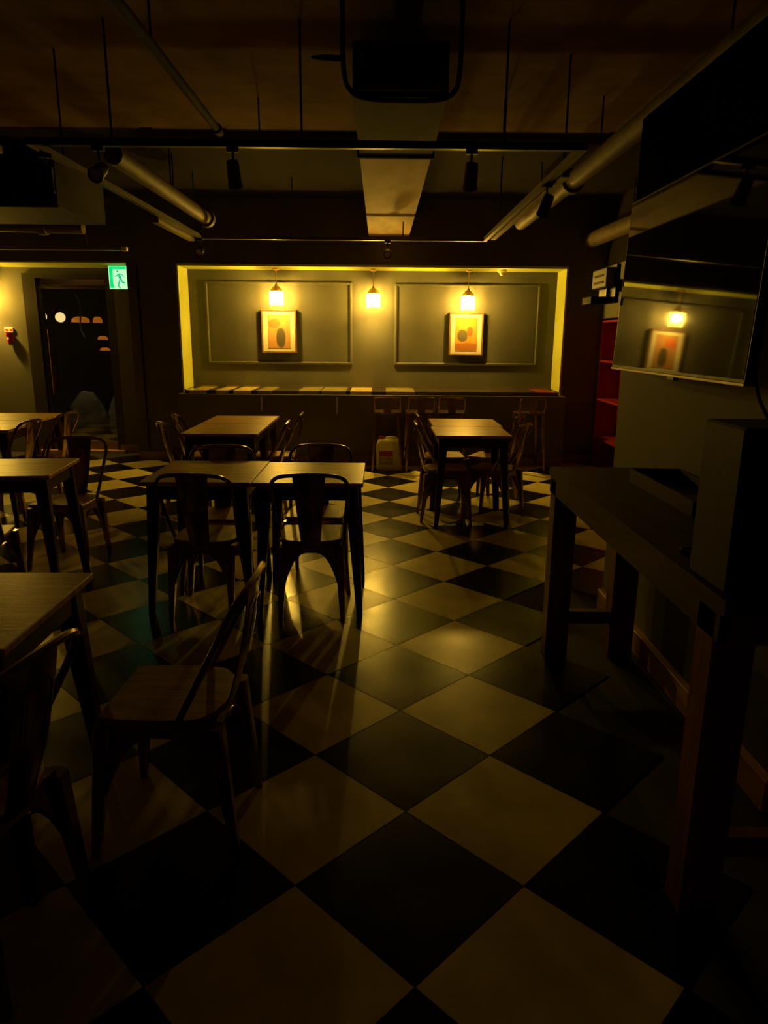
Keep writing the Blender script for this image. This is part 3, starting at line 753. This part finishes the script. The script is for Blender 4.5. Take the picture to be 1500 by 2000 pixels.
def spot(x, y, z, rz, tilt, label, body='black_metal'):
    t = thing('track_spotlight', label, 'spotlight', (x, y, z), rz, 'unlit track spotlights')
    MB().box(-0.03, 0.03, -0.016, 0.016, -0.022, 0.0).build('adapter', body, t)
    MB().tube([(0, 0, -0.02), (0, 0, -0.065)], 0.007, 8).build('stem', body, t)
    hd = MB().lathe([(0.0, 0.055), (0.030, 0.052), (0.034, 0.03), (0.036, -0.06), (0.040, -0.065), (0.040, -0.075), (0.033, -0.075), (0.033, -0.060), (0.0, -0.060)], n=20).build('head', body, t, True)
    hd.location = (0, 0, -0.115); hd.rotation_euler = (math.radians(tilt), 0, 0)
    MB().lathe([(0.0, -0.061), (0.032, -0.061), (0.032, -0.064), (0.0, -0.064)], n=18).build('lens', 'lens_glass', hd)
    return t
spot(-0.765, 3.99, 2.42, 0, 30, 'unlit spotlight on the near rail left of the duct', 'pipe')
spot(0.465, 3.99, 2.42, 0, 30, 'unlit spotlight on the near rail right of the duct', 'pipe')
spot(-1.455, 3.99, 2.42, 0, -62, 'unlit spotlight with a pale lens at the left end of the near rail')
spot(1.04, 4.80, 2.42, 20, 35, 'unlit spotlight on the right rail in front of the pipe', 'black_metal')
spot(0.066, 7.55, 2.42, 0, -70, 'unlit spotlight on the back rail above the middle lamp')
spot(-1.80, 7.50, 2.42, 0, -70, 'unlit spotlight at the back end of the left rail')
spot(-1.80, 4.15, 2.42, 30, 20, 'unlit dark spotlight near the front corner of the left rail')

# other light tubes at the left
t = thing('tube_light', 'unlit horizontal light tube in front of the glass door', 'tube light', (-3.60, 8.20, 2.375))
MB().box(-1.7, 0.78, -0.02, 0.02, 0.0, 0.035, 0.004).build('tube_body', 'white_fixture', t)
MB().box(0.78, 0.84, -0.024, 0.024, -0.004, 0.04, 0.003).build('end_cap', 'white_plastic', t)
for x in (-1.2, 0.4): MB().tube([(x, 0, 0.03), (x, 0, H - 2.375)], 0.005, 6).build('hanger_rod', 'black_metal', t)
t = thing('tube_light', 'unlit light tube end at the upper left edge of the picture', 'tube light', (-2.05, 3.75, 2.42))
MB().box(-0.02, 0.02, -1.2, 0.42, 0.0, 0.04, 0.004).build('tube_body', 'white_fixture', t)
for y in (-0.8, 0.2): MB().tube([(0, y, 0.03), (0, y, H - 2.42)], 0.005, 6).build('hanger_rod', 'black_metal', t)
t = thing('ceiling_duct', 'dull grey duct box under the ceiling at the back left', 'duct', (-3.2, 6.9, 2.55))
MB().box(-1.6, 0.45, -0.4, 0.7, 0.0, 0.40, 0.01).build('duct_body', 'duct_dark', t)
MB().box(-1.6, 0.46, -0.42, -0.38, -0.02, 0.42).build('flange', 'duct_dark', t)
hpipe('drain_pipe', (-5.2, 7.9, 2.60), (-3.1, 7.9, 2.56), 0.06, 'lumpy pale pipe under the ceiling at the far left', coll=(0.3, 0.55, 0.8))

# ================================================================== BEYOND THE GLASS DOOR
def globe(x, y, z, r, label):
    t = thing('globe_lamp', label, 'lamp', (x, y, z), group='globe lamps beyond the glass door')
    MB().lathe([(0.001, r)] + [(r * math.sin(a), r * math.cos(a)) for a in [i * math.pi / 10 for i in range(1, 10)]] + [(0.001, -r)], n=18).build('globe', 'globe', t, True)
    MB().tube([(0, 0, r), (0, 0, 2.6 - z)], 0.006, 6).build('cord', 'black_metal', t)
globe(-4.775, 11.0, 1.735, 0.072, 'round glowing globe lamp seen whole through the glass door')
globe(-5.05, 11.0, 1.745, 0.072, 'round glowing globe lamp half hidden by the door frame')
def oshade(x, y, z, a, h, label):
    t = thing('orange_lampshade', label, 'lampshade', (x, y, z), group='orange shades beyond the glass door')
    MB().lathe([(a, -h), (a * 0.95, h * 0.2), (a * 0.5, h), (a * 0.45, h), (a * 0.9, -h)], n=18).build('shade', 'shade_orange', t, True)
    MB().tube([(0, 0, h * 0.8), (0, 0, 2.6 - z)], 0.005, 6).build('cord', 'black_metal', t)
oshade(-4.56, 11.2, 1.71, 0.13, 0.04, 'dim orange lampshade right beside the whole globe lamp')
oshade(-4.34, 11.3, 1.71, 0.07, 0.045, 'small orange lampshade behind the glass, topmost of three')
oshade(-4.32, 11.4, 1.44, 0.075, 0.028, 'small orange lampshade behind the glass, middle of three')
oshade(-4.30, 11.4, 1.27, 0.075, 0.022, 'small orange lampshade behind the glass, lowest of three')
t = thing('added_ceiling_light', 'unseen round ceiling light added to brighten the room beyond the glass door', 'lamp', (-4.0, 9.72, 2.6))  # added lamp, hidden above the door head, brightens the sheeting and copper band
MB().lathe([(0.0, 0.0), (0.12, 0.0), (0.12, -0.03), (0.10, -0.035), (0.0, -0.035)], n=20).build('rim', 'white_plastic', t, True)
MB().lathe([(0.0, -0.035), (0.095, -0.035), (0.085, -0.05), (0.001, -0.055)], n=20).build('diffuser', 'added_room_light', t, True)
# sheeting bundle
def bundle(cx, cy, rx, ry, h, label, seed):
    rnd = random.Random(seed); rings = []
    for i in range(9):
        u = i / 8; ring = []
        for k in range(22):
            a = 2 * math.pi * k / 22
            f = math.sqrt(max(0.0, 1 - (u * 0.95) ** 2)) * (0.82 + 0.28 * rnd.random()) + 0.02
            ring.append((rx * f * math.cos(a), ry * f * math.sin(a), h * u * (0.94 + 0.1 * rnd.random())))
        rings.append(ring)
    o = MB().loft(rings).build('plastic_sheet_bundle', 'sheeting', None, True, (cx, cy, 0.0))
    return tag(o, label, 'plastic sheet')
bundle(-3.98, 9.75, 0.30, 0.22, 0.72, 'crumpled pale plastic sheeting heaped behind the glass door', 3)
bundle(-3.66, 10.12, 0.20, 0.18, 0.70, 'smaller darker plastic heap at the right behind the glass door', 5)
o = MB().tube(bez([(-4.28, 10.4, 2.05), (-4.22, 10.4, 1.9), (-4.25, 10.42, 1.6), (-4.20, 10.4, 1.45)], 6), 0.012, 6).build('plastic_strip', 'sheeting', None, True)
tag(o, 'hanging pale strip of plastic seen through the glass door', 'plastic strip')
hb = MB().box(-5.3, -3.4, 10.0, 10.25, 2.13, 2.30).build('trim_7', 'copper_band')
struct(hb, 'copper coloured band above the room beyond the glass door', 'trim')
